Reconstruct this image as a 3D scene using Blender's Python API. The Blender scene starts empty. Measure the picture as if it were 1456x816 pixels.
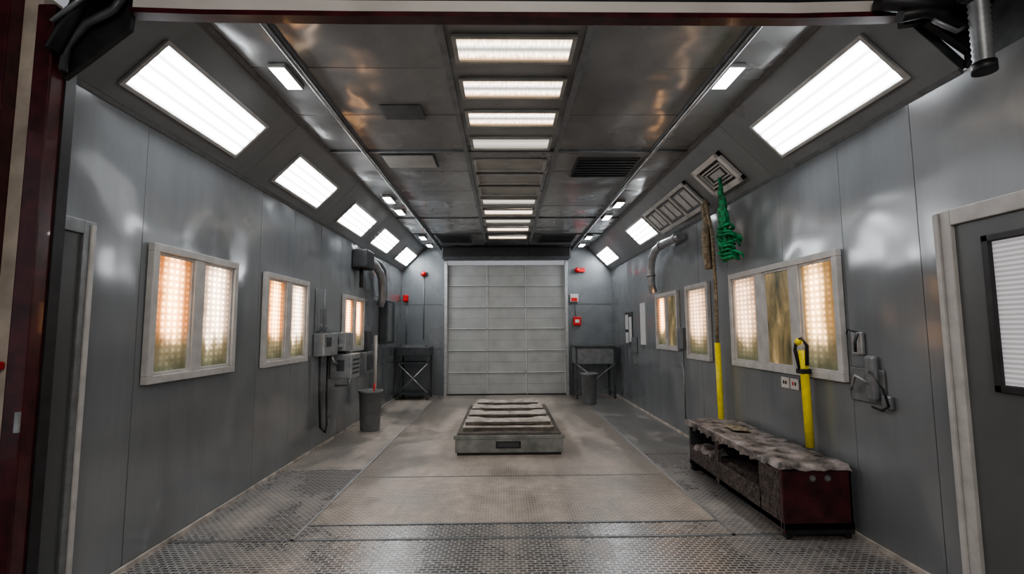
import bpy, bmesh, random
from math import *
from mathutils import Vector, Matrix, noise
random.seed(7)
XL,XR,ZT,YB,ZC=-2.42,2.55,2.92,11.3,3.45
S2=sqrt(.5)

# ---------------------------------------------------------------- materials
def newmat(name):
    m=bpy.data.materials.new(name);m.use_nodes=True
    nt=m.node_tree;b=nt.nodes['Principled BSDF'];return m,nt,b
def N(nt,t,**k):
    n=nt.nodes.new(t)
    for a,v in k.items():setattr(n,a,v)
    return n
def ramp(nt,fac,stops):
    r=N(nt,'ShaderNodeValToRGB');e=r.color_ramp.elements
    while len(e)<len(stops):e.new(.5)
    for i,(p,c) in enumerate(stops):
        e[i].position=p;e[i].color=(c[0],c[1],c[2],1) if not isinstance(c,(int,float)) else (c,c,c,1)
    nt.links.new(fac,r.inputs[0]);return r.outputs[0]
def worldpos(nt,scale=(1,1,1)):
    g=N(nt,'ShaderNodeNewGeometry');mp=N(nt,'ShaderNodeMapping');mp.inputs['Scale'].default_value=scale
    nt.links.new(g.outputs['Position'],mp.inputs[0]);return mp.outputs[0]
def noi(nt,vec,scale,detail=4,rough=.55,dist=0):
    n=N(nt,'ShaderNodeTexNoise');n.inputs['Scale'].default_value=scale;n.inputs['Detail'].default_value=detail
    n.inputs['Roughness'].default_value=rough;n.inputs['Distortion'].default_value=dist
    nt.links.new(vec,n.inputs['Vector']);return n.outputs['Fac']
def mixc(nt,fac,a,b,mode='MIX'):
    m=N(nt,'ShaderNodeMix',data_type='RGBA',blend_type=mode)
    for i,v in((0,fac),(6,a),(7,b)):
        if hasattr(v,'is_output'):nt.links.new(v,m.inputs[i])
        elif i==0:m.inputs[i].default_value=v
        else:m.inputs[i].default_value=(v[0],v[1],v[2],1)
    return m.outputs[2]
def mth(nt,op,a,b=None,c=None):
    m=N(nt,'ShaderNodeMath',operation=op)
    for i,v in enumerate((a,b,c)):
        if v is None:continue
        if hasattr(v,'is_output'):nt.links.new(v,m.inputs[i])
        else:m.inputs[i].default_value=v
    return m.outputs[0]
def bump(nt,b,h,strength,dist):
    bp=N(nt,'ShaderNodeBump');bp.inputs['Strength'].default_value=strength;bp.inputs['Distance'].default_value=dist
    nt.links.new(h,bp.inputs['Height']);nt.links.new(bp.outputs[0],b.inputs['Normal']);return bp.outputs[0]
def simple(name,col,rough=.5,metal=0,var=.15,scale=6,bmp=0,coat=0):
    m,nt,b=newmat(name);v=worldpos(nt);f=noi(nt,v,scale)
    lo=[max(0,c*(1-var*1.6)) for c in col];hi=[min(1,c*(1+var)) for c in col]
    nt.links.new(ramp(nt,f,[(.3,lo),(.7,hi)]),b.inputs['Base Color'])
    b.inputs['Roughness'].default_value=rough;b.inputs['Metallic'].default_value=metal
    b.inputs['Coat Weight'].default_value=coat
    if bmp:bump(nt,b,f,bmp,.01)
    return m
def wallpaint(name,col,rlo,rhi,spec=.5,wave=.12,coat=.0,var=1.0,stretch=(1,1,.35),wdet=1):
    m,nt,b=newmat(name)
    v=worldpos(nt,stretch);f=noi(nt,v,1.6,5,.6,.3)
    c=ramp(nt,f,[(.25,[x*(1-.2*var) for x in col]),(.55,col),(.8,[x*(1+.14*var) for x in col])])
    v2=worldpos(nt);g=noi(nt,v2,11,6,.75)
    c=mixc(nt,ramp(nt,g,[(.58,0),(.85,.10)]),c,[x*1.4 for x in col])
    # vertical run marks / grime
    st=noi(nt,worldpos(nt,(7,7,.5)),1.0,5,.65)
    c=mixc(nt,ramp(nt,st,[(.50,0),(.8,.30)]),c,[x*.6 for x in col])
    nt.links.new(c,b.inputs['Base Color'])
    r=ramp(nt,noi(nt,v2,.9,4,.55),[(.3,rlo),(.7,rhi)]);nt.links.new(r,b.inputs['Roughness'])
    b.inputs['Specular IOR Level'].default_value=spec
    w=noi(nt,v2,1.5,wdet,.4);nn=bump(nt,b,w,wave,.25)
    b.inputs['Coat Weight'].default_value=coat;b.inputs['Coat Roughness'].default_value=rlo*.85;nt.links.new(nn,b.inputs['Coat Normal'])
    return m
def emis(name,build):
    m=bpy.data.materials.new(name);m.use_nodes=True;nt=m.node_tree;nt.nodes.clear()
    o=N(nt,'ShaderNodeOutputMaterial');e=N(nt,'ShaderNodeEmission')
    c,s=build(nt)
    if hasattr(c,'is_output'):nt.links.new(c,e.inputs[0])
    else:e.inputs[0].default_value=(*c,1)
    if hasattr(s,'is_output'):nt.links.new(s,e.inputs[1])
    else:e.inputs[1].default_value=s
    nt.links.new(e.outputs[0],o.inputs[0]);return m
def uvxy(nt):
    t=N(nt,'ShaderNodeTexCoord');s=N(nt,'ShaderNodeSeparateXYZ');nt.links.new(t.outputs['UV'],s.inputs[0]);return t.outputs['UV'],s.outputs[0],s.outputs[1]
def tubelamp(n,base,amp,col):
    def f(nt):
        uv,u,v=uvxy(nt)
        s=mth(nt,'COSINE',mth(nt,'MULTIPLY',u,2*pi*n));s=mth(nt,'MULTIPLY_ADD',s,-.5,.5);s=mth(nt,'POWER',s,1.5)
        return col,mth(nt,'MULTIPLY_ADD',s,amp,base)
    return f
M={}
M['wall']=wallpaint('wall_grey_gloss_paint',(.188,.200,.209),.13,.28,.8,.22,.42,.9)
M['ceil']=wallpaint('ceiling_grey_gloss_paint',(.225,.23,.232),.15,.32,.75,.18,.5,1.7,(1,.6,1),2)
M['slope']=wallpaint('slope_grey_paint',(.225,.23,.233),.26,.42,.5,.08)
M['back']=wallpaint('back_wall_grey_paint',(.18,.195,.205),.2,.36,.5,.1)
M['seam']=simple('dark_seam',(.05,.055,.06),.6)
M['rdoor']=simple('roller_door_grey',(.37,.38,.37),.45,0,.08,3)
M['rline']=simple('roller_door_ridge',(.55,.57,.56),.4,0,.08,3)
M['frame']=simple('window_frame_offwhite',(.47,.455,.44),.5,0,.12,8)
M['dark']=simple('black_steel',(.018,.018,.02),.45,0,.3,10)
M['dgrey']=simple('dark_grey_steel',(.07,.075,.08),.45,.2,.2,10)
M['mgrey']=simple('mid_grey_steel',(.22,.23,.24),.4,.4,.15,10)
M['lgrey']=simple('galvanised_steel',(.42,.43,.44),.35,.7,.15,12)
M['red']=simple('dark_red_paint',(.06,.009,.013),.3,0,.4,9,0,.3)
M['bred']=simple('signal_red',(.6,.015,.015),.4)
M['cream']=simple('cream_panel',(.40,.35,.30),.5,0,.2,5)
M['white']=simple('white_panel',(.60,.57,.54),.45,0,.12,2)
M['yellow']=simple('yellow_tube',(.78,.64,.01),.4,0,.12,14)
M['green']=simple('green_netting',(.01,.22,.08),.6,0,.6,30)
M['tan']=simple('tan_hose',(.28,.23,.16),.7,0,.4,30)
M['bin']=simple('bin_grey_plastic',(.15,.16,.165),.5)
M['door']=simple('door_grey_paint',(.105,.11,.112),.4,0,.1,2)
M['paper']=simple('paper_sheet',(.6,.6,.6),.7,0,.1,40)
M['foil']=simple('crumpled_dusty_foil',(.23,.20,.19),.55,.2,.8,9,.9)
M['mesh']=simple('dirty_mesh_apron',(.11,.09,.083),.55,.3,.6,40,.8)
M['beam']=simple('dusty_padded_board',(.45,.41,.37),.8,0,.3,9,.35)
M['liftbox']=simple('lift_grey_steel',(.22,.23,.22),.5,.2,.25,6)
M['liftshade']=simple('lift_painted_shade',(.12,.108,.095),.8,0,.3,8,.2)  # shade of board sides and gaps put into the colour
M['pane_off']=simple('unlit_diffuser',(.33,.33,.31),.35,0,.15,4)
M['lamp']=emis('fluorescent_diffuser',tubelamp(4,3.2,20,(.94,.97,1)))
M['lamps']=emis('small_lamp',lambda nt:((.92,.97,1),12.0))
def clampf(nt):
    uv,u,v=uvxy(nt)
    mp=N(nt,'ShaderNodeMapping');mp.inputs['Scale'].default_value=(50,3,1);nt.links.new(uv,mp.inputs[0])
    n=noi(nt,mp.outputs[0],1,3,.6);s=mth(nt,'COSINE',mth(nt,'MULTIPLY',v,2*pi*2));s=mth(nt,'MULTIPLY_ADD',s,-.5,.5)
    k=mth(nt,'MULTIPLY',s,mth(nt,'MULTIPLY_ADD',n,8,-1.5))
    return ramp(nt,mth(nt,'ABSOLUTE',mth(nt,'SUBTRACT',v,.45)),[(0,(1,.96,.9)),(.5,(1,.68,.42))]),mth(nt,'ADD',k,.55)
M['clamp']=emis('ceiling_lamp_ribbed',clampf)
def clampd(nt):
    uv,u,v=uvxy(nt)
    return (1,.93,.82),mth(nt,'MULTIPLY_ADD',mth(nt,'ABSOLUTE',mth(nt,'SUBTRACT',v,.5)),-1.0,.8)
M['clampdim']=emis('ceiling_lamp_dim',clampd)
def panebuild(center,strength,tint,width=1.0,seed=0,hot=(1,.66,.36)):
    def f(nt):
        uv,u,v=uvxy(nt)
        mp=N(nt,'ShaderNodeMapping');mp.inputs['Scale'].default_value=(1.3,1.5,1);mp.inputs['Location'].default_value=(seed*3.1,seed*1.7,0);nt.links.new(uv,mp.inputs[0])
        nz=noi(nt,mp.outputs[0],1.8,4,.55,.2)
        fog=mth(nt,'MULTIPLY_ADD',nz,.36,-.18)
        du=mth(nt,'ABSOLUTE',mth(nt,'SUBTRACT',mth(nt,'ADD',u,mth(nt,'MULTIPLY',fog,.5)),center))
        band=ramp(nt,mth(nt,'MULTIPLY',du,1/width),[(0,1),(.17,.72),(.34,.14),(.6,.02)])
        # blurred lamp ribs painted into the pane's glow, no lamps behind: two columns
        dv=mth(nt,'MULTIPLY_ADD',mth(nt,'COSINE',mth(nt,'MULTIPLY',v,2*pi*17)),.5,.5)
        dc=mth(nt,'MULTIPLY_ADD',mth(nt,'COSINE',mth(nt,'MULTIPLY',mth(nt,'SUBTRACT',u,center+.09),2*pi*5.5)),.5,.5)
        dots=mth(nt,'MULTIPLY_ADD',mth(nt,'MULTIPLY',dv,dc),.75,.5)
        vert=ramp(nt,mth(nt,'ADD',v,fog),[(0,.02),(.2,.14),(.34,.9),(.5,1),(.88,1),(1,.45)])
        s=mth(nt,'MULTIPLY',mth(nt,'MULTIPLY',band,dots),vert)
        s=mth(nt,'MULTIPLY',s,mth(nt,'MULTIPLY_ADD',nz,.8,.6))
        s2=mth(nt,'MULTIPLY_ADD',s,strength,mth(nt,'MULTIPLY_ADD',nz,.5,.14))
        base=ramp(nt,v,[(0,(.20,.20,.13)),(.2,(.36,.28,.16)),(.42,tint),(1,[x*.9 for x in tint])])
        c=mixc(nt,ramp(nt,s,[(.08,0),(.7,.95)]),base,hot)
        return c,s2
    return f
M['pA']=emis('frosted_pane_amber',panebuild(.5,7.5,(.85,.31,.10),1.1,1,(1,.58,.27)))
M['pW']=emis('frosted_pane_white',panebuild(.5,6.0,(.62,.42,.30),1.3,2,(1,.76,.54)))
M['pB']=emis('frosted_pane_mid',panebuild(.62,5.5,(.62,.35,.14),1,3,(1,.60,.30)))
M['pC']=emis('frosted_pane_peach',panebuild(.6,2.8,(.62,.38,.24),1.7,4,(1,.64,.40)))
def panedim():
    m,nt,b=newmat('smeared_dim_pane')
    t=N(nt,'ShaderNodeTexCoord');mp=N(nt,'ShaderNodeMapping');mp.inputs['Scale'].default_value=(1.6,1.1,1);nt.links.new(t.outputs['UV'],mp.inputs[0])
    nz=noi(nt,mp.outputs[0],1.4,5,.6,.5)
    c=ramp(nt,nz,[(.35,(.035,.035,.02)),(.55,(.17,.125,.06)),(.8,(.50,.34,.17))])
    nt.links.new(c,b.inputs['Base Color']);nt.links.new(c,b.inputs['Emission Color']);b.inputs['Emission Strength'].default_value=.7
    b.inputs['Roughness'].default_value=.25;return m
M['pD']=panedim()
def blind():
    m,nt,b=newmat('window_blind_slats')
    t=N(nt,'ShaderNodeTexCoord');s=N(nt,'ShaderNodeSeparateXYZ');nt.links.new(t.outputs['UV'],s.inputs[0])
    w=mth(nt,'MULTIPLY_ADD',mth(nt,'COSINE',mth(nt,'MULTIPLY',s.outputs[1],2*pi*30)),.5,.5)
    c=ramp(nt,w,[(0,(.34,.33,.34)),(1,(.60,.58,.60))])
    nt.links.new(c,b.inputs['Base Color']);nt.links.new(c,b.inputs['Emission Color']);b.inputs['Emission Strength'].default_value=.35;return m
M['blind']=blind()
def floormat(name,dust,barc,holec,bw=.05,bh=.025,mx=.75,rough0=.30,edge=False,contrast=.38):
    m,nt,b=newmat(name);v=worldpos(nt)
    br=N(nt,'ShaderNodeTexBrick');br.inputs['Scale'].default_value=1;br.inputs['Brick Width'].default_value=bw;br.inputs['Row Height'].default_value=bh
    br.inputs['Mortar Size'].default_value=bh*.2;br.inputs['Mortar Smooth'].default_value=.3
    br.inputs['Color1'].default_value=(*holec,1);br.inputs['Color2'].default_value=(*[x*1.6 for x in holec],1);br.inputs['Mortar'].default_value=(*barc,1)
    nt.links.new(v,br.inputs['Vector'])
    big=noi(nt,v,.8,6,.62,.5);fine=noi(nt,v,7,6,.75)
    streak=noi(nt,worldpos(nt,(5,.4,1)),1.0,4,.6)
    d=mth(nt,'ADD',mth(nt,'MULTIPLY_ADD',big,1.5,-.25),mth(nt,'MULTIPLY',mth(nt,'SUBTRACT',fine,.5),.6))
    d=mth(nt,'ADD',d,mth(nt,'MULTIPLY',mth(nt,'SUBTRACT',streak,.5),.6))
    if edge:
        sx=N(nt,'ShaderNodeSeparateXYZ');nt.links.new(v,sx.inputs[0])
        ax=mth(nt,'MULTIPLY',mth(nt,'ABSOLUTE',mth(nt,'SUBTRACT',sx.outputs[0],.06)),.5)
        d=mth(nt,'SUBTRACT',d,ramp(nt,ax,[(.42,0),(.74,.26)]))
    lo=.62-.45*dust
    mask=ramp(nt,d,[(max(0,lo),0),(min(1,lo+contrast),1)])
    mask=mth(nt,'MULTIPLY',mask,mx)
    dc=ramp(nt,fine,[(.25,(.37,.315,.27)),(.75,(.64,.56,.485))])
    ch=ramp(nt,noi(nt,v,38,2,.5),[(.66,0),(.72,.5)])
    c=mixc(nt,mask,br.outputs['Color'],dc);c=mixc(nt,ch,c,(.5,.46,.42))
    # scuffs and tyre grime
    gr=ramp(nt,noi(nt,worldpos(nt,(2.2,.7,1)),1.6,6,.7,.8),[(.55,0),(.75,.4)])
    c=mixc(nt,gr,c,(.12,.105,.092))
    nt.links.new(c,b.inputs['Base Color'])
    met=mth(nt,'MULTIPLY_ADD',mask,-.35,.35);nt.links.new(met,b.inputs['Metallic'])
    rr=mth(nt,'MULTIPLY_ADD',mask,.45,rough0);nt.links.new(rr,b.inputs['Roughness'])
    bump(nt,b,mth(nt,'ADD',br.outputs['Fac'],mth(nt,'MULTIPLY',fine,.6)),.6,.004);return m
M['fdust']=floormat('floor_dusty_grating',.82,(.48,.43,.38),(.12,.107,.094),mx=.80,edge=True,contrast=.5)
M['fside']=floormat('floor_side_dusty_grating',.66,(.42,.39,.35),(.12,.11,.10),mx=.75)
M['fmid']=floormat('floor_half_dusty_grating',.38,(.36,.35,.33),(.10,.10,.10),mx=.7)
M['fdark']=floormat('floor_bare_grating',.26,(.44,.43,.42),(.09,.087,.085),.055,.03,mx=.5,rough0=.26)
M['concrete']=simple('workshop_concrete',(.16,.155,.15),.6,0,.2,3)

# ---------------------------------------------------------------- mesh builder
class B:
    def __init__(s,name,M0=None):
        s.name=name;s.bm=bmesh.new();s.uv=s.bm.loops.layers.uv.new('UVMap');s.mats=[];s.M=M0 or Matrix.Identity(4)
    def mi(s,k):
        if k not in s.mats:s.mats.append(k)
        return s.mats.index(k)
    def box(s,x0,x1,y0,y1,z0,z1,mat,bev=0,skipfix=False):
        x0,x1=min(x0,x1),max(x0,x1);y0,y1=min(y0,y1),max(y0,y1);z0,z1=min(z0,z1),max(z0,z1)
        P=[(x0,y0,z0),(x1,y0,z0),(x1,y1,z0),(x0,y1,z0),(x0,y0,z1),(x1,y0,z1),(x1,y1,z1),(x0,y1,z1)]
        vs=[s.bm.verts.new(s.M@Vector(p)) for p in P];i=s.mi(mat);fs=[]
        for q in((0,3,2,1),(4,5,6,7),(0,1,5,4),(1,2,6,5),(2,3,7,6),(3,0,4,7)):
            f=s.bm.faces.new([vs[a] for a in q]);f.material_index=i;fs.append(f)
        bmesh.ops.recalc_face_normals(s.bm,faces=fs)
        if bev:
            es=list({e for f in fs for e in f.edges})
            bmesh.ops.bevel(s.bm,geom=es,offset=bev,segments=2,affect='EDGES',profile=.5,material=-1)
        return vs
    def quad(s,pts,mat):
        vs=[s.bm.verts.new(s.M@Vector(p)) for p in pts];f=s.bm.faces.new(vs);f.material_index=s.mi(mat)
        for l,u in zip(f.loops,((0,0),(1,0),(1,1),(0,1))):l[s.uv].uv=u
        return f
    def prism(s,poly,y0,y1,mat):
        A=[s.bm.verts.new(s.M@Vector((x,y0,z))) for x,z in poly];C=[s.bm.verts.new(s.M@Vector((x,y1,z))) for x,z in poly]
        i=s.mi(mat);n=len(poly);fs=[s.bm.faces.new(A),s.bm.faces.new(C[::-1])]
        for j in range(n):fs.append(s.bm.faces.new((A[j],C[j],C[(j+1)%n],A[(j+1)%n])))
        for f in fs:f.material_index=i
        bmesh.ops.recalc_face_normals(s.bm,faces=fs)
    def tube(s,pts,r,mat,seg=10,rib=0):
        pts=[Vector(p) for p in pts];n=len(pts);i=s.mi(mat);rings=[]
        if rib:
            np_=[];
            for a,b in zip(pts[:-1],pts[1:]):
                k=max(1,int((b-a).length/rib))
                np_+= [a.lerp(b,t/k) for t in range(k)]
            pts=np_+[pts[-1]];n=len(pts)
        up=Vector((0.123,.456,.88)).normalized()
        for k,p in enumerate(pts):
            t=(pts[min(k+1,n-1)]-pts[max(k-1,0)]).normalized()
            a=t.cross(up)
            if a.length<.1:a=t.cross(Vector((1,0,0)))
            a.normalize();b=t.cross(a)
            rr=r[k] if isinstance(r,(list,tuple)) else (r*(1 if k%2 else .86) if rib else r)
            rings.append([s.bm.verts.new(s.M@(p+a*rr*cos(2*pi*j/seg)+b*rr*sin(2*pi*j/seg))) for j in range(seg)])
        for A,C in zip(rings[:-1],rings[1:]):
            for j in range(seg):
                f=s.bm.faces.new((A[j],A[(j+1)%seg],C[(j+1)%seg],C[j]));f.material_index=i;f.smooth=True
        for A in(rings[0][::-1],rings[-1]):
            f=s.bm.faces.new(A);f.material_index=i
    def ball(s,c,r,mat,sc=(1,1,1)):
        i=s.mi(mat);mt=s.M@Matrix.Translation(c)@Matrix.Diagonal((*sc,1))
        g=bmesh.ops.create_uvsphere(s.bm,u_segments=14,v_segments=8,radius=r,matrix=mt)
        for f in {f for v in g['verts'] for f in v.link_faces}:f.material_index=i;f.smooth=True
    def lathe(s,c,prof,mat,seg=24):
        i=s.mi(mat);rings=[]
        for r,z in prof:rings.append([s.bm.verts.new(s.M@Vector((c[0]+r*cos(2*pi*j/seg),c[1]+r*sin(2*pi*j/seg),c[2]+z))) for j in range(seg)])
        for A,C in zip(rings[:-1],rings[1:]):
            for j in range(seg):
                f=s.bm.faces.new((A[j],A[(j+1)%seg],C[(j+1)%seg],C[j]));f.material_index=i;f.smooth=True
        f=s.bm.faces.new(rings[0][::-1]);f.material_index=i
    def sheet(s,x0,x1,y0,y1,z,amp,mat,nx,ny,drop=.0,thick=.02):
        i=s.mi(mat);g=[]
        for a in range(nx+1):
            row=[]
            for b in range(ny+1):
                u=a/nx;v=b/ny;x=x0+(x1-x0)*u;y=y0+(y1-y0)*v
                e=min(u*nx,nx-a,b,ny-b)
                q=noise.noise(Vector((x*9,y*9,z*5)))+.6*noise.noise(Vector((x*23,y*23,3)))
                dz=q*amp-(drop*(1.2+.8*noise.noise(Vector((x*7+3,y*7,9)))) if e<1 else 0)
                row.append(s.bm.verts.new(s.M@Vector((x+.5*amp*noise.noise(Vector((y*15,z,2))),y+.5*amp*noise.noise(Vector((x*15,z,7))),z+dz))))
            g.append(row)
        for a in range(nx):
            for b in range(ny):
                f=s.bm.faces.new((g[a][b],g[a+1][b],g[a+1][b+1],g[a][b+1]));f.material_index=i;f.smooth=True
    def done(s):
        me=bpy.data.meshes.new(s.name);s.bm.to_mesh(me);s.bm.free()
        for k in s.mats:me.materials.append(M[k])
        o=bpy.data.objects.new(s.name,me);bpy.context.collection.objects.link(o);return o

# ---------------------------------------------------------------- room shell
b=B('floor')
b.box(-6,6,-4,12,-.2,-.02,'concrete')
def plate(x0,x1,y0,y1,mat):b.box(x0,x1,y0,y1,-.02,0,mat)
plate(XL,XR,1.0,3.60,'fdark')
plate(-1.53,1.66,3.62,3.87,'fdark')
plate(XL,-1.54,3.62,5.36,'fdark');plate(XL,-1.54,5.37,YB,'fside')
plate(1.67,XR,3.62,5.9,'fdark');plate(1.67,XR,5.91,YB,'fmid')
for y0,y1 in((3.88,5.08),(5.09,YB)):plate(-1.53,1.66,y0,y1,'fdust')
b.done()
b=B('trim_1')
for x in(-1.535,1.665):b.box(x-.012,x+.012,3.6,YB-.02,.0,.006,'lgrey')
b.box(-1.53,1.66,3.865,3.885,0,.006,'mgrey');b.box(XL,XR-.3,3.6,3.62,0,.006,'mgrey')
b.box(-1.5,1.6,5.08,5.095,0,.004,'mgrey')
b.done()
b=B('baseboard_left');b.box(XL,XL+.02,2.82,YB,0,.03,'beam');b.done()
b=B('baseboard_right');b.box(XR-.02,XR,2.75,YB,0,.03,'beam');b.done()

def jit(a):return random.uniform(-a,a)
def panelwall(name,x,sgn,ys,z0,z1,mat):
    b=B(name);b.box(x,x-sgn*.12,ys[0],ys[-1],z0,z1,'seam')
    for a,c in zip(ys[:-1],ys[1:]):
        vs=b.box(x,x+sgn*.008,a+.002,c-.002,z0+.005,z1-.003,mat)
        for v in vs:
            if abs(v.co.x-(x+sgn*.008))<1e-4:v.co.x+=sgn*random.uniform(-.003,.003)
    return b
yl=[2.55,3.2,3.97,4.74,5.5,6.3,7.1,8.0,8.9,9.8,YB]
b=panelwall('wall_left',XL-.012,1,yl,0,ZT,'wall');b.done()
yr=[1.2,2.0,2.86,3.52,4.3,5.4,6.2,7.0,7.9,8.8,9.9,YB]
b=panelwall('wall_right',XR+.012,-1,yr,0,ZT,'wall');b.done()
b=B('wall_back')
b.box(XL-.1,-1.42,YB,YB+.1,0,ZC+.05,'back');b.box(1.51,XR+.1,YB,YB+.1,0,ZC+.05,'back');b.box(-1.42,1.51,YB,YB+.1,3.16,ZC+.05,'back')
for z in(1.05,2.1):
    b.box(XL,-1.45,YB-.004,YB,z,z+.01,'seam');b.box(1.54,XR,YB-.004,YB,z,z+.01,'seam')
b.done()
def slopeM(side):
    if side<0:o=Vector((XL,0,ZT));u=Vector((S2,0,S2));w=Vector((S2,0,-S2))
    else:o=Vector((XR,0,ZT));u=Vector((-S2,0,S2));w=Vector((-S2,0,-S2))
    y=Vector((0,1,0));m=Matrix.Identity(4)
    for i in range(3):m[i][0]=u[i];m[i][1]=y[i];m[i][2]=w[i];m[i][3]=o[i]
    return m
for side,nm in((-1,'ceiling_slope'),(1,'ceiling_slope.001')):
    st=2.5
    b=B(nm,slopeM(side));b.box(0,.75,st,YB,-.06,-.008,'seam')
    ys=[st,4.35,6.15,7.9,9.65,YB]
    for a,c in zip(ys[:-1],ys[1:]):b.box(.003,.747,a+.002,c-.002,-.008,-.002,'slope')
    b.box(-.012,.02,st,YB,-.01,.012,'mgrey');b.box(.73,.765,st,YB,-.01,.015,'mgrey')
    b.done()
CX0,CX1=XL+.53,XR-.53
b=B('ceiling');b.box(CX0-.1,CX1+.1,2.5,YB,ZC+.02,ZC+.12,'seam')
yc=[2.5,3.42,4.2,4.95,5.75,6.6,7.4,8.2,9.1,10.0,YB]
for a,c in zip(yc[:-1],yc[1:]):
    for x0,x1 in((CX0,-1.53),(-1.47,-.42),(-.40,.56),(.58,1.6),(1.66,CX1)):
        vs=b.box(x0+.001,x1-.001,a+.0015,c-.0015,ZC,ZC+.02,'ceil')
        for v in vs:
            if abs(v.co.z-ZC)<1e-4:v.co.z+=random.uniform(0,.007)
b.done()
b=B('workshop_ceiling');b.box(-6,6,-4,2.44,4.06,4.15,'dgrey');b.done()
b=B('soffit_panel');b.box(2.3,2.7,1.2,2.42,3.3,3.42,'dark');b.box(2.57,2.68,1.2,2.49,ZT+.005,3.3,'dgrey');b.box(2.56,2.9,2.43,2.49,ZT+.01,4.05,'dark');b.done()
for i,(x) in enumerate((-1.5,1.63)):
    b=B('trim_%d'%(i+2));b.box(x-.03,x+.03,2.5,YB,ZC-.02,ZC+.02,'mgrey');b.tube([(x,2.5,ZC-.035),(x,YB,ZC-.035)],.018,'lgrey',8);b.done()
b=B('trim_4')
for x in(-.41,.57):b.box(x-.025,x+.025,2.5,10.4,ZC-.025,ZC+.0,'mgrey')
b.done()
b=B('trim_5')
b.box(CX0,CX1,5.05,5.09,ZC-.02,ZC,'mgrey')
for y in(8.2,9.6):b.box(CX0,CX1,y-.012,y+.012,ZC-.01,ZC+.001,'dgrey')
b.done()
b=B('roller_door_housing');b.box(-1.44,1.54,YB-.42,YB-.13,3.14,3.42,'dark',.03);b.box(-1.4,1.5,YB-.46,YB-.42,3.12,3.18,'dgrey');b.done()

# ---------------------------------------------------------------- lights
def slopelight(side,y0,y1,s0=.12,s1=.52):
    b=B('ceiling_light',slopeM(side))
    f=.028
    b.box(s0,s1,y0,y0+f,0,.022,'frame',.004);b.box(s0,s1,y1-f,y1,0,.022,'frame',.004)
    b.box(s0,s0+f,y0+f,y1-f,0,.022,'frame',.004);b.box(s1-f,s1,y0+f,y1-f,0,.022,'frame',.004)
    b.quad([(s0+f,y0+f,.008),(s1-f,y0+f,.008),(s1-f,y1-f,.008),(s0+f,y1-f,.008)],'lamp')
    b.done()
for y0,y1 in((2.80,4.05),(4.70,5.83),(6.50,7.65),(8.15,9.33),(9.98,11.2)):slopelight(-1,y0,y1)
for y0,y1 in((2.72,4.05),(7.40,8.45),(9.98,11.2)):slopelight(1,y0,y1)
cx=.075
def cl(y,mat,ln=.27,hw=.39):
    b=B('ceiling_light');f=.03
    x0,x1,y0,y1=cx-hw,cx+hw,y-ln/2,y+ln/2
    for q in((x0-f,x1+f,y0-f,y0),(x0-f,x1+f,y1,y1+f),(x0-f,x0,y0,y1),(x1,x1+f,y0,y1)):b.box(*q,ZC-.022,ZC,'pane_off',.003)
    b.quad([(x0,y0,ZC-.008),(x1,y0,ZC-.008),(x1,y1,ZC-.008),(x0,y1,ZC-.008)],mat)
    b.done()
for y in(3.16,3.70,4.25):cl(y,'clamp')
cl(4.84,'clampdim')
for y in(5.50,6.02,6.54):cl(y,'pane_off',.32)
for y in(7.10,):cl(y,'clampdim')
for y in(7.75,8.4,9.1,9.9):cl(y,'clamp' if y!=8.4 else 'clampdim')
for x,y in((-1.66,3.52),(-1.70,6.95),(-1.70,7.7),(-1.7,9.9),(-1.7,10.8),(1.73,3.5),(1.78,7.25),(1.78,8.1),(1.78,9.9),(1.78,10.8)):
    b=B('ceiling_spotlight');b.box(x-.065,x+.065,y-.17,y+.17,ZC-.03,ZC,'frame',.005);b.quad([(x-.055,y-.155,ZC-.031),(x+.055,y-.155,ZC-.031),(x+.055,y+.155,ZC-.031),(x-.055,y+.155,ZC-.031)],'lamps');b.done()
def vent(x0,x1,y0,y1,mat,name='ceiling_vent',n=7):
    b=B(name);b.box(x0,x1,y0,y1,ZC-.012,ZC,'dgrey')
    for i in range(n):
        t=y0+.02+(y1-y0-.04)*(i+.5)/n;b.box(x0+.02,x1-.02,t-.018,t+.012,ZC-.026,ZC-.012,mat)
    b.done()
vent(-1.37,-.77,5.15,5.56,'pane_off',n=12);vent(.84,1.56,5.28,5.95,'dark')
vent(-1.4,-.7,9.7,10.5,'dark');vent(.75,1.5,9.7,10.5,'dark')
b=B('ceiling_dark_patch');b.box(-1.08,-.72,4.0,4.28,ZC-.006,ZC+.002,'dgrey');b.done()  # flat dark box standing in for a dark smudge on the ceiling
b=B('air_vent',slopeM(1))
s0,s1,y0,y1=.14,.54,4.66,5.30
b.box(s0,s1,y0,y1,0,.01,'dgrey')
for q in((s0,s1,y0,y0+.06),(s0,s1,y1-.06,y1),(s0,s0+.06,y0,y1),(s1-.06,s1,y0,y1)):b.box(*q,0,.05,'white',.006)
for k in(1,2):
    e=.06+.035*k
    for q in((s0+e,s1-e,y0+e,y0+e+.012),(s0+e,s1-e,y1-e-.012,y1-e),(s0+e,s0+e+.012,y0+e,y1-e),(s1-e-.012,s1-e,y0+e,y1-e)):b.box(*q,.008,.05-.012*k,'white')
b.box(s0+.16,s1-.16,y0+.2,y1-.2,.01,.022,'frame',.003)
b.done()
b=B('louver_panel',slopeM(1))
s0,s1,y0,y1=.10,.53,5.6,7.28
b.box(s0,s1,y0,y1,0,.015,'mgrey')
for q in((s0,s1,y0,y0+.05),(s0,s1,y1-.05,y1),(s0,s0+.05,y0,y1),(s1-.05,s1,y0,y1),(s0,s1,6.14,6.2),(s0,s1,6.70,6.76)):b.box(*q,0,.045,'frame',.005)
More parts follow.
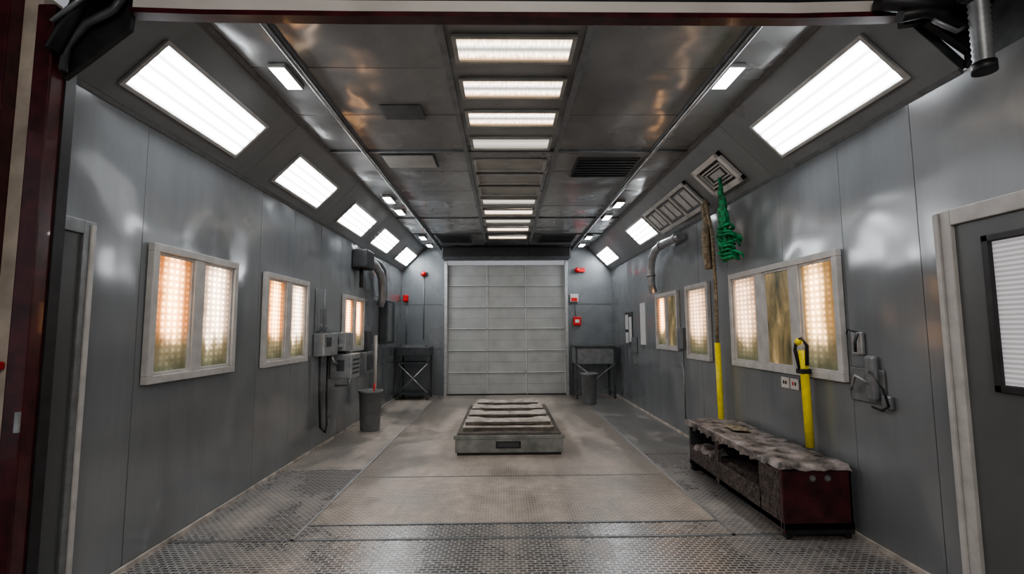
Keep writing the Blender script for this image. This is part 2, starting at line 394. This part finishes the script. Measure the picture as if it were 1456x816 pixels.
for a in(5.67,6.22,6.78):
    b.box(s0+.07,s1-.07,a+.02,a+.45,.012,.02,'mgrey');b.box(s0+.09,s1-.09,a+.05,a+.22,.02,.032,'frame',.006);b.box(s0+.09,s1-.09,a+.26,a+.42,.02,.032,'frame',.006)
b.done()

# ---------------------------------------------------------------- windows
def window(n,side,ys,z0,z1,panes):
    x=XL if side<0 else XR;sg=-side
    b=B('window_%d'%n);f=.055;y0,y1=ys
    X=lambda d:x+sg*d
    fr=lambda a,c,e,g,d0,d1,m,bv=.004:b.box(X(d0),X(d1),a,c,e,g,m,bv)
    fr(y0,y1,z0,z0+f,0,.045,'frame');fr(y0,y1,z1-f,z1,0,.045,'frame')
    fr(y0,y0+f,z0+f,z1-f,0,.045,'frame');fr(y1-f,y1,z0+f,z1-f,0,.045,'frame')
    last=None
    for(ya,yb,m)in panes:
        if last is not None:fr(last,ya,z0+f,z1-f,0,.04,'frame')
        last=yb
        g=.022
        for q in((ya,yb,z0+f,z0+f+g),(ya,yb,z1-f-g,z1-f),(ya,ya+g,z0+f+g,z1-f-g),(yb-g,yb,z0+f+g,z1-f-g)):fr(*q,0,.028,'frame',.003)
        a,c,e,h=ya+g,yb-g,z0+f+g,z1-f-g
        b.quad([(X(.012),a,e),(X(.012),c,e),(X(.012),c,h),(X(.012),a,h)],m)
    b.done()
window(1,-1,(3.25,4.29),1.15,2.11,[(3.31,3.70,'pA'),(3.82,4.23,'pW')])
window(2,-1,(4.80,5.86),1.14,2.10,[(4.86,5.26,'pA'),(5.39,5.80,'pW')])
window(3,-1,(7.15,8.18),1.18,2.05,[(7.21,7.62,'pA'),(7.72,8.12,'pA')])
window(4,1,(3.54,5.29),1.10,2.10,[(3.60,4.03,'pB'),(4.17,4.60,'pD'),(4.74,5.23,'pC')])
window(5,1,(5.86,6.60),1.10,2.09,[(5.92,6.54,'pC')])
window(6,1,(6.92,7.92),1.18,2.07,[(6.98,7.38,'pD'),(7.46,7.86,'pA')])

# ---------------------------------------------------------------- doors
b=B('door_1')
X=XR
b.box(X-.05,X,2.60,2.70,0,2.16,'frame',.006);b.box(X-.05,X,1.66,2.60,2.07,2.16,'frame',.006);b.box(X-.05,X,1.58,1.66,0,2.16,'frame',.006)
b.box(X-.065,X-.05,2.66,2.69,0,2.15,'frame',.003)
b.box(X-.025,X,1.66,2.60,.01,2.07,'door')
y0,y1,z0,z1=1.82,2.44,1.17,1.98
for q in((y0,y1,z0,z0+.04),(y0,y1,z1-.04,z1),(y0,y0+.04,z0,z1),(y1-.04,y1,z0,z1)):b.box(X-.05,X-.02,*q,'dark',.006)
b.quad([(X-.03,y0+.04,z0+.04),(X-.03,y1-.04,z0+.04),(X-.03,y1-.04,z1-.04),(X-.03,y0+.04,z1-.04)],'blind')
b.tube([(X-.03,1.76,1.02),(X-.09,1.76,1.02),(X-.09,1.88,1.02)],.012,'lgrey')
b.done()
b=B('door_2')
X=XL
b.box(X,X+.03,2.72,2.80,0,2.14,'mgrey',.005);b.box(X,X+.04,2.76,2.79,0,2.12,'frame',.003);b.box(X,X+.03,2.59,2.72,2.06,2.14,'mgrey',.005)
b.box(X,X+.012,2.59,2.72,.01,2.06,'door')
b.done()
b=B('door_3')
x0,x1=-1.33,1.42;n=6;H=3.04;sh=H/n
b.box(x0,x1,YB-.02,YB+.04,0,H,'rdoor')
cols=[x0,x0+.93,x0+1.84,x1]
for i in range(n):
    z=i*sh
    b.box(x0,x1,YB-.04,YB-.02,z+.004,z+.022,'rline',.006);b.box(x0,x1,YB-.03,YB-.02,z+sh-.03,z+sh-.006,'rdoor',.004)
    b.box(x0,x1,YB-.024,YB-.0195,z-.006,z+.004,'seam')
    for xx in cols:
        b.box(xx-.012,xx+.004,YB-.035,YB-.02,z+.01,z+sh-.01,'rline',.003);b.box(xx+.004,xx+.014,YB-.023,YB-.02,z+.01,z+sh-.01,'mgrey')
    for xx in cols[1:3]:b.box(xx-.03,xx+.03,YB-.05,YB-.04,z+.0,z+.07,'lgrey')
    b.box(x0,x1,YB-.022,YB-.02,z+sh*.5-.003,z+sh*.5+.003,'mgrey')
for xx in(x0-.04,x1+.04):b.box(xx-.035,xx+.035,YB-.12,YB-.002,0,H+.08,'lgrey',.005)
b.box(x0,x1,YB-.05,YB,0,.03,'dark')
b.done()

# ---------------------------------------------------------------- front opening frame
b=B('opening_frame')
b.box(-2.44,-2.345,2.40,2.54,0,3.22,'red',.008)
b.box(-2.345,-2.335,2.48,2.54,0,3.2,'dark')
b.box(-2.54,-2.44,2.43,2.54,0,3.3,'cream',.004)
b.box(-2.60,-2.54,2.36,2.54,0,3.7,'red',.006)
b.box(-2.365,-2.343,2.385,2.40,1.02,1.12,'lgrey',.003)
b.box(-2.52,-2.47,2.36,2.43,1.32,1.36,'bred',.01)
b.done()
b=B('wall_front_left');b.box(-6,-2.60,2.42,2.54,0,4.05,'cream');b.done()
b=B('wall_front_right');b.box(2.68,6,1.08,1.18,0,4.05,'cream');b.box(2.57,2.68,1.06,1.18,0,3.4,'red',.008);b.done()
b=B('raised_overhead_door')
pts=[-1.98,-1.6,-.8,0,.8,1.6,2.18]
for i in range(len(pts)-1):
    a,c=pts[i],pts[i+1]
    def zz(x):return 3.20+ (.0 if abs(x-.1)<1.5 else .012*((abs(x-.1)-1.5)/.4))
    za,zc=zz(a),zz(c)
    for lo,hi,y0,y1,m in((0,.075,2.44,2.48,'white'),(-.028,0,2.42,2.49,'red'),(.075,.23,2.46,2.49,'dark')):
        P=[(a,y0,za+lo),(c,y0,zc+lo),(c,y1,zc+lo),(a,y1,za+lo),(a,y0,za+hi),(c,y0,zc+hi),(c,y1,zc+hi),(a,y1,za+hi)]
        vs=[b.bm.verts.new(p) for p in P];k=b.mi(m)
        for q in((0,3,2,1),(4,5,6,7),(0,1,5,4),(1,2,6,5),(2,3,7,6),(3,0,4,7)):b.bm.faces.new([vs[t] for t in q]).material_index=k
b.done()
b=B('wall_front_header');b.box(-2.3,2.55,2.44,2.49,3.47,4.05,'dark');b.done()
b=B('door_track_bracket')
b.prism([(-2.33,2.84),(-2.22,2.93),(-2.0,3.12),(-1.98,3.45),(-2.33,3.45)],2.455,2.485,'dark')
b.tube([(-2.30,2.42,2.86),(-2.29,2.42,3.0),(-2.2,2.42,3.12),(-2.06,2.42,3.2),(-2.0,2.42,3.3)],.02,'dgrey')
b.tube([(-2.32,2.38,2.95),(-2.2,2.38,3.22),(-2.02,2.38,3.35)],.035,'dark')
b.tube([(-2.3,2.34,3.08),(-2.1,2.34,3.26)],.012,'mgrey')
b.done()
b=B('door_track_bracket')
b.prism([(2.19,3.15),(2.33,3.17),(2.55,3.0),(2.55,3.29),(2.19,3.29)],2.44,2.48,'dark')
b.tube([(2.1,2.36,3.14),(2.25,2.36,3.17),(2.42,2.33,3.1),(2.5,2.3,3.12)],.03,'dark')
b.tube([(2.0,2.37,3.235),(2.3,2.36,3.2),(2.5,2.36,3.22)],.045,'dark')
b.tube([(2.22,2.3,3.08),(2.34,2.3,3.02),(2.42,2.3,3.07)],.012,'mgrey')
b.done()
b=B('flexible_hose');b.tube([(2.36,2.2,3.12),(2.38,2.22,2.95),(2.39,2.23,2.80)],.045,'mgrey',14,.014);b.tube([(2.39,2.23,2.81),(2.39,2.23,2.76)],.05,'dark',14);b.tube([(2.30,2.2,3.16),(2.42,2.2,3.13)],.05,'dark');b.done()

# ---------------------------------------------------------------- vehicle lift platform
b=B('vehicle_lift_platform')
b.box(-.58,.68,5.92,8.0,0,.04,'dark')
b.box(-.60,.70,5.90,8.15,.03,.23,'liftbox',.008)
b.box(-.58,.68,5.93,8.12,.23,.262,'liftshade',.008)
b.box(-.11,.19,5.893,5.902,.085,.165,'dark',.0);b.box(-.085,.165,5.889,5.895,.10,.15,'seam')
b.box(-.62,.72,5.895,5.93,.19,.235,'liftbox',.006)
def board(y,w,z0,th,hd):
    n=26;it=b.mi('beam');isd=b.mi('liftshade');prev=None
    for k in range(n+1):
        t=k/n;x=.04-w+2*w*t;e=abs(t-.5)*2
        sm=max(0,min(1,(e-.55)/.2));sm=sm*sm*(3-2*sm)
        hw=hd*(.72+.28*sm)+.003*noise.noise(Vector((x*6,y,1)));zt=z0+th*(.84+.16*sm)+.003*noise.noise(Vector((x*4,y*3,2)))
        bv=.014
        sec=[(-hw,z0),(-hw,zt-bv),(-hw+bv,zt),(hw-bv,zt),(hw,zt-bv),(hw,z0)]
        ring=[b.bm.verts.new((x,y+a,z)) for a,z in sec]
        if prev:
            for j in range(6):
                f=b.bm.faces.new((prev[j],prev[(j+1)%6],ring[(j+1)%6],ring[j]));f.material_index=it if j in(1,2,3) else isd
        else:b.bm.faces.new(ring).material_index=isd
        prev=ring
    b.bm.faces.new(prev[::-1]).material_index=isd
for i in range(4):
    yy=6.20+i*.53
    board(yy,.555-.012*i,.262,.06,.19);board(yy+.02,.52-.012*i+jit(.02),.324,.055,.155)
bmesh.ops.recalc_face_normals(b.bm,faces=b.bm.faces[:])
b.done()

# ---------------------------------------------------------------- bench on right
b=B('storage_bench')
x0,x1,y0,y1=1.99,2.50,3.52,5.26
b.box(x0,x1,y0,y0+.035,.04,.50,'red',.006)
b.box(x0,x1,y1-.035,y1,.0,.50,'dgrey',.004)
b.box(x1-.02,x1,y0,y1,.05,.50,'dgrey')
b.box(x0,x1,y0,y1,.07,.11,'dgrey');b.box(x0+.01,x1,y0,y1,.475,.505,'dgrey')
b.box(x0,x0+.02,y0+.3,y1-.03,.07,.27,'mesh');b.box(x0+.02,x1,y0+.03,y1-.03,.24,.26,'mesh')
b.box(x0,x0+.03,y0+.035,y0+.32,.05,.48,'mesh',.006);b.box(x0-.005,x0+.03,4.55,4.62,.07,.48,'mesh',.004)
for xx in(x0+.02,x1-.06):
    for yy in(y0+.01,y1-.06):b.box(xx,xx+.04,yy,yy+.04,0,.06,'dark')
b.box(x0+.01,x1-.01,y0-.012,y0,.04,.07,'dark')
for xx in(2.21,2.32):b.tube([(xx,y0-.012,.425),(xx,y0+.002,.425)],.022,'mgrey',14);b.tube([(xx,y0-.016,.425),(xx,y0-.011,.425)],.010,'lgrey',10)
b.sheet(x0-.03,x1,y0-.035,y1+.02,.525,.018,'foil',22,70,.028)
b.sheet(x0-.012,x0+.2,4.7,5.15,.30,.03,'foil',10,22,.03)
b.sheet(x0+.03,x0+.3,3.95,4.5,.285,.02,'mesh',8,18,.02)
for i in range(26):
    y=y0+.33+(y1-y0-.35)*i/26;dz=random.uniform(.02,.07)
    b.quad([(x0-.032,y,.53),(x0-.032,y+.08,.53),(x0-.03+jit(.01),y+.075,.50-dz),(x0-.03+jit(.01),y+.005,.5-dz*.6)],'foil')
b.done()
b=B('rag');b.sheet(2.16,2.32,4.55,4.8,.556,.012,'tan',8,10,.012);b.done()

# ---------------------------------------------------------------- hoses / poles
b=B('yellow_pipe');b.tube([(2.46,5.50,.0),(2.455,5.5,.7),(2.45,5.5,1.34)],.032,'yellow',14);b.tube([(2.45,5.5,1.34),(2.44,5.46,1.9),(2.42,5.44,2.6),(2.33,5.4,3.0)],.02,'tan',10);b.done()
b=B('yellow_pipe.001');b.tube([(2.47,3.93,.54),(2.465,3.93,.9),(2.46,3.93,1.15),(2.46,3.94,1.32)],[.032,.033,.033,.034],'yellow',14)
b.tube([(2.43,3.94,1.16),(2.41,3.96,1.32),(2.42,3.95,1.40),(2.44,3.91,1.42),(2.46,3.88,1.36),(2.46,3.89,1.2)],.014,'dark')
b.box(2.42,2.50,3.895,3.985,1.13,1.17,'dark',.006);b.ball((2.43,3.94,1.39),.03,'yellow');b.done()
b=B('wrapped_hose')
pp=[(2.38,5.52,2.98)]
for k in range(9):pp.append((2.38+.01*sin(k),5.52+.01*cos(k*2),2.92-k*.09))
b.tube(pp,[.045]+[.045+jit(.008) for _ in range(9)],'tan',12)
b.tube([(2.44,5.57,2.92),(2.45,5.57,2.6),(2.46,5.56,2.2)],.013,'dark')
b.done()
b=B('green_netting')
for k in range(24):
    r0=random.uniform(.003,.034);a=random.uniform(0,2*pi)
    pts=[]
    zb=random.uniform(2.2,2.45)
    for t in range(14):
        u=t/13;z=3.10-(3.10-zb)*u
        sp=.25+1.2*max(0,sin(u*pi*.9-.4))+ (u>.75)*.7
        pts.append((2.30+.05*u+r0*sp*cos(a+u*7)+jit(.004),4.93+.05*u+r0*sp*sin(a+u*7)+jit(.004),z))
    b.tube(pts,[.010+.009*sin(pi*t/13)+random.uniform(0,.004) for t in range(14)],'green',7)
for k in range(9):
    z=random.uniform(2.25,2.5);a=random.uniform(-.5,.9)
    p=Vector((2.34,4.95,z));d=Vector((.09+.05*random.random(),-.1*a,0))
    b.tube([p,p+d*.5+Vector((0,0,.03)),p+d+Vector((0,0,-.01)),p+d*1.1+Vector((0,0,-.05-.03*random.random()))],[.02,.018,.015,.010],'green',7)
for k in range(9):
    c=Vector((2.35+jit(.012),4.95+jit(.012),2.24+.04*k));r=.06+jit(.018)+.012*sin(k);tl=jit(.5)
    b.tube([c+Vector((r*cos(t),r*sin(t),tl*r*cos(t+k)+.01*sin(3*t))) for t in [2*pi*q/14 for q in range(15)]],.015,'green',8)
b.done()

# ---------------------------------------------------------------- right wall equipment
b=B('electrical_outlet')
for a in(4.15,4.29):b.box(XR-.012,XR,a,a+.12,.965,1.06,'white',.003);b.box(XR-.014,XR-.011,a+.035,a+.055,1.0,1.03,'dark');b.box(XR-.014,XR-.011,a+.07,a+.09,1.0,1.03,'bred' if a<4.2 else 'dark')
b.done()
b=B('door_release_switch')
b.box(XR-.03,XR,3.36,3.46,1.31,1.47,'lgrey',.008);b.tube([(XR-.04,3.38,1.46),(XR-.06,3.38,1.40),(XR-.06,3.38,1.33)],.01,'dark')
b.tube([(XR-.02,3.41,1.47),(XR-.05,3.46,1.49),(XR-.03,3.5,1.46)],.006,'dark');b.done()
b=B('wall_telephone')
b.box(XR-.012,XR,3.20,3.52,.98,1.22,'mgrey',.01);b.box(XR-.05,XR,3.24,3.33,1.0,1.31,'mgrey',.02)
b.box(XR-.03,XR,3.14,3.22,.96,1.05,'mgrey',.01)
b.tube([(XR-.05,3.30,1.12),(XR-.09,3.36,1.17),(XR-.07,3.42,1.10),(XR-.05,3.46,1.06)],.010,'lgrey')
b.tube([(XR-.05,3.28,1.20),(XR-.09,3.2,1.19),(XR-.08,3.13,1.1),(XR-.05,3.13,.99),(XR-.04,3.2,.95),(XR-.03,3.3,.96)],.008,'dark')
b.done()
b=B('exhaust_duct')
b.tube([(2.46,6.55,2.80),(2.44,6.75,2.79),(2.42,7.2,2.79),(2.42,7.5,2.76),(2.42,7.7,2.66),(2.42,7.78,2.5),(2.42,7.8,2.25),(2.46,7.82,2.1)],.062,'lgrey',14)
for p,q in(((2.42,7.2,2.79),(2.42,7.24,2.79)),((2.42,7.79,2.4),(2.42,7.79,2.36)),((2.46,6.62,2.80),(2.45,6.68,2.80))):b.tube([p,q],.072,'mgrey',14)
b.done()
b=B('notice_board');b.box(XR-.015,XR,9.5,10.05,1.2,1.85,'dgrey',.004)
for a,c,e,g in((9.52,9.72,1.25,1.75),(9.78,10.0,1.5,1.8),(9.78,10.0,1.22,1.44)):b.box(XR-.018,XR-.014,a,c,e,g,'paper')
b.done()
b=B('paper_sheet');b.box(XR-.012,XR,8.62,8.92,1.22,1.98,'paper');b.done()
b=B('junction_box');b.box(XR-.08,XR,6.66,6.86,1.22,1.52,'mgrey',.008);b.tube([(XR-.03,6.76,1.22),(XR-.03,6.76,.2)],.012,'mgrey');b.done()
b=B('junction_box');b.box(XR-.06,XR,9.2,9.42,1.05,1.35,'mgrey',.008);b.done()
# ---------------------------------------------------------------- left wall equipment
b=B('control_box');b.box(XL,XL+.14,6.12,6.62,1.18,1.47,'lgrey',.01);b.box(XL+.14,XL+.15,6.2,6.35,1.3,1.42,'dgrey');b.tube([(XL+.06,6.3,1.47),(XL+.06,6.3,2.05)],.012,'mgrey')
b.tube([(XL+.06,6.2,1.18),(XL+.07,6.2,.6),(XL+.07,6.25,.28),(XL+.1,6.35,.2),(XL+.08,6.45,.28),(XL+.05,6.5,.6),(XL+.05,6.5,1.18)],.014,'dark')
b.box(XL+.03,XL+.09,6.35,6.41,1.47,1.55,'mgrey');b.tube([(XL+.1,6.5,1.18),(XL+.12,6.5,1.1),(XL+.12,6.65,1.05)],.02,'lgrey');b.done()
b=B('control_box');b.box(XL,XL+.22,6.70,7.02,1.22,1.48,'lgrey',.01);b.box(XL,XL+.30,6.72,7.12,.84,1.18,'lgrey',.012)
for i in range(4):b.box(XL+.3,XL+.305,6.78,7.06,.9+.06*i,.93+.06*i,'dgrey')
b.box(XL+.1,XL+.2,6.708,6.72,.95,1.1,'dgrey');b.box(XL+.04,XL+.12,6.69,6.70,1.28,1.4,'dgrey')
b.box(XL+.05,XL+.2,6.8,6.95,1.18,1.22,'dgrey');b.box(XL+.1,XL+.18,6.64,6.7,1.28,1.32,'lgrey')
b.tube([(XL+.25,6.8,.84),(XL+.25,6.8,.74),(XL+.05,6.8,.74)],.015,'lgrey');b.done()
b=B('valve_cabinet');b.box(XL,XL+.16,7.9,8.35,.8,1.15,'mgrey',.01);b.box(XL+.16,XL+.165,7.95,8.3,.85,1.1,'dgrey');b.box(XL,XL+.1,8.25,8.45,1.15,1.5,'dgrey',.01);b.done()
b=B('white_pipe');b.tube([(XL+.08,8.75,.45),(XL+.08,8.75,1.42)],.035,'white',12);b.tube([(XL+.08,8.75,.45),(XL+.08,8.75,.0)],.015,'mgrey');b.done()
b=B('electrical_cabinet');b.box(XL,XL+.15,9.3,9.95,1.25,2.1,'dgrey',.015);b.box(XL+.15,XL+.16,9.35,9.65,1.3,2.05,'mgrey');b.done()
b=B('control_panel');b.box(XL,XL+.015,6.15,7.0,1.5,2.05,'wall',.003);b.box(XL+.015,XL+.02,6.3,6.5,1.6,1.8,'mgrey');b.done()
b=B('exhaust_duct')
b.box(XL,XL+.25,7.55,7.95,2.50,2.80,'dark',.02)
b.tube([(XL+.15,7.9,2.68),(XL+.17,8.3,2.64),(XL+.17,8.6,2.55),(XL+.17,8.8,2.4),(XL+.17,8.85,2.1),(XL+.12,8.85,1.95)],.07,'lgrey',14)
b.tube([(XL+.1,7.95,2.76),(XL+.12,8.8,2.74),(XL+.12,9.1,2.66),(XL+.12,9.2,2.45),(XL+.12,9.2,2.12)],.05,'mgrey',14)
b.tube([(XL+.1,7.75,2.55),(XL+.1,7.75,2.2)],.03,'dark');b.done()
# back wall items
b=B('alarm_beacon');b.box(-1.98,-1.82,YB-.07,YB-.005,2.80,2.88,'dgrey',.01);b.ball((-1.9,YB-.08,2.83),.06,'bred');b.tube([(-1.9,YB-.02,2.8),(-1.9,YB-.02,1.3)],.01,'mgrey',8);b.done()
b=B('alarm_beacon.001');b.box(1.70,1.92,YB-.07,YB-.005,2.86,2.96,'bred',.01);b.ball((1.73,YB-.08,2.91),.06,'bred');b.done()
b=B('fire_alarm_box');b.box(1.55,1.75,YB-.06,YB-.005,2.15,2.34,'white',.01);b.box(1.58,1.72,YB-.065,YB-.059,2.17,2.25,'bred');b.done()
b=B('fire_alarm_box');b.box(1.62,1.80,YB-.07,YB-.005,1.60,1.80,'bred',.01);b.box(1.66,1.76,YB-.075,YB-.069,1.66,1.74,'white');b.tube([(1.68,YB-.02,1.8),(1.68,YB-.02,2.15)],.01,'mgrey',8);b.done()
b=B('fire_alarm_box');b.box(-2.38,-2.26,YB-.08,YB-.005,2.18,2.34,'bred',.02);b.tube([(-2.3,YB-.02,2.2),(-2.3,YB-.02,1.2)],.01,'mgrey',8);b.done()
def bin_(x,y,r,h):
    b=B('waste_bin');b.lathe((x,y,0),[(r*.78,0),(r*.8,.01),(r*.95,h*.93),(r*1.03,h*.94),(r*1.04,h),(r*.98,h),(r*.93,h*.9),(r*.76,.04),(.01,.04)],'bin');return b
b=bin_(-2.05,7.45,.18,.60);b.tube([(-2.02,7.45,.45),(-1.98,7.42,.7)],.012,'bred');b.done()
bin_(1.72,9.85,.17,.62).done()
b=B('work_stand')
x0,x1,y0,y1=-2.34,-1.66,10.55,11.1
for x in(x0,x1-.04):
    for y in(y0,y1-.04):b.box(x,x+.04,y,y+.04,0,1.12,'dgrey',.004)
b.box(x0-.02,x1+.02,y0-.02,y1,.95,1.14,'dgrey',.01);b.box(x0,x1,y0,y1,.78,.81,'dgrey');b.box(x0,x1,y0,y1,.12,.15,'dgrey')
b.tube([(x0+.02,y0,.15),(x1-.02,y0,.78)],.014,'lgrey');b.tube([(x1-.02,y0,.15),(x0+.02,y0,.78)],.014,'lgrey')
b.box(x0+.1,x1-.1,y0+.1,y1-.1,1.14,1.17,'mgrey');b.done()
b=B('work_table')
x0,x1,y0,y1=1.55,2.42,10.5,11.1
for x in(x0,x1-.04):
    for y in(y0,y1-.04):b.box(x,x+.04,y,y+.04,0,1.1,'dgrey',.004)
b.box(x0-.02,x1+.02,y0-.02,y1,1.1,1.16,'dgrey',.01);b.box(x0,x1,y0+.01,y1,.75,1.1,'mgrey',.01)
b.tube([(x0+.02,y0,.1),(x1-.02,y0,.75)],.014,'mgrey');b.tube([(x1-.02,y0,.1),(x0+.02,y0,.75)],.014,'mgrey');b.done()

# ---------------------------------------------------------------- world, added fill light, camera
w=bpy.data.worlds.new('world');bpy.context.scene.world=w;w.use_nodes=True
w.node_tree.nodes['Background'].inputs[0].default_value=(.92,.94,1,1);w.node_tree.nodes['Background'].inputs[1].default_value=.25
ld=bpy.data.lights.new('added_fill_light','AREA');ld.energy=130;ld.size=2.5;ld.color=(1,.92,.83)  # added light behind the camera, brightens opening frame and front floor
lo=bpy.data.objects.new('added_fill_light',ld);lo.location=(0,-1.5,3.9);bpy.context.collection.objects.link(lo)
lo.rotation_euler=(radians(35),0,0)
cd=bpy.data.cameras.new('camera');cd.sensor_width=36;cd.lens=679.38/1456*36;cd.clip_start=.05
co=bpy.data.objects.new('camera',cd);bpy.context.collection.objects.link(co);bpy.context.scene.camera=co
pt,yw,rl=.0898,.0161,-.0059
F=Vector((sin(yw)*cos(pt),cos(yw)*cos(pt),sin(pt)));R=Vector((cos(yw),-sin(yw),0));U=R.cross(F)
R2=R*cos(rl)+U*sin(rl);U2=U*cos(rl)-R*sin(rl)
m=Matrix.Identity(4)
for i in range(3):m[i][0]=R2[i];m[i][1]=U2[i];m[i][2]=-F[i];m[i][3]=(0,0,1.5)[i]
co.matrix_world=m
bpy.context.scene.view_settings.view_transform='AgX'
bpy.context.scene.view_settings.look='AgX - Medium High Contrast'
bpy.context.scene.view_settings.exposure=.45
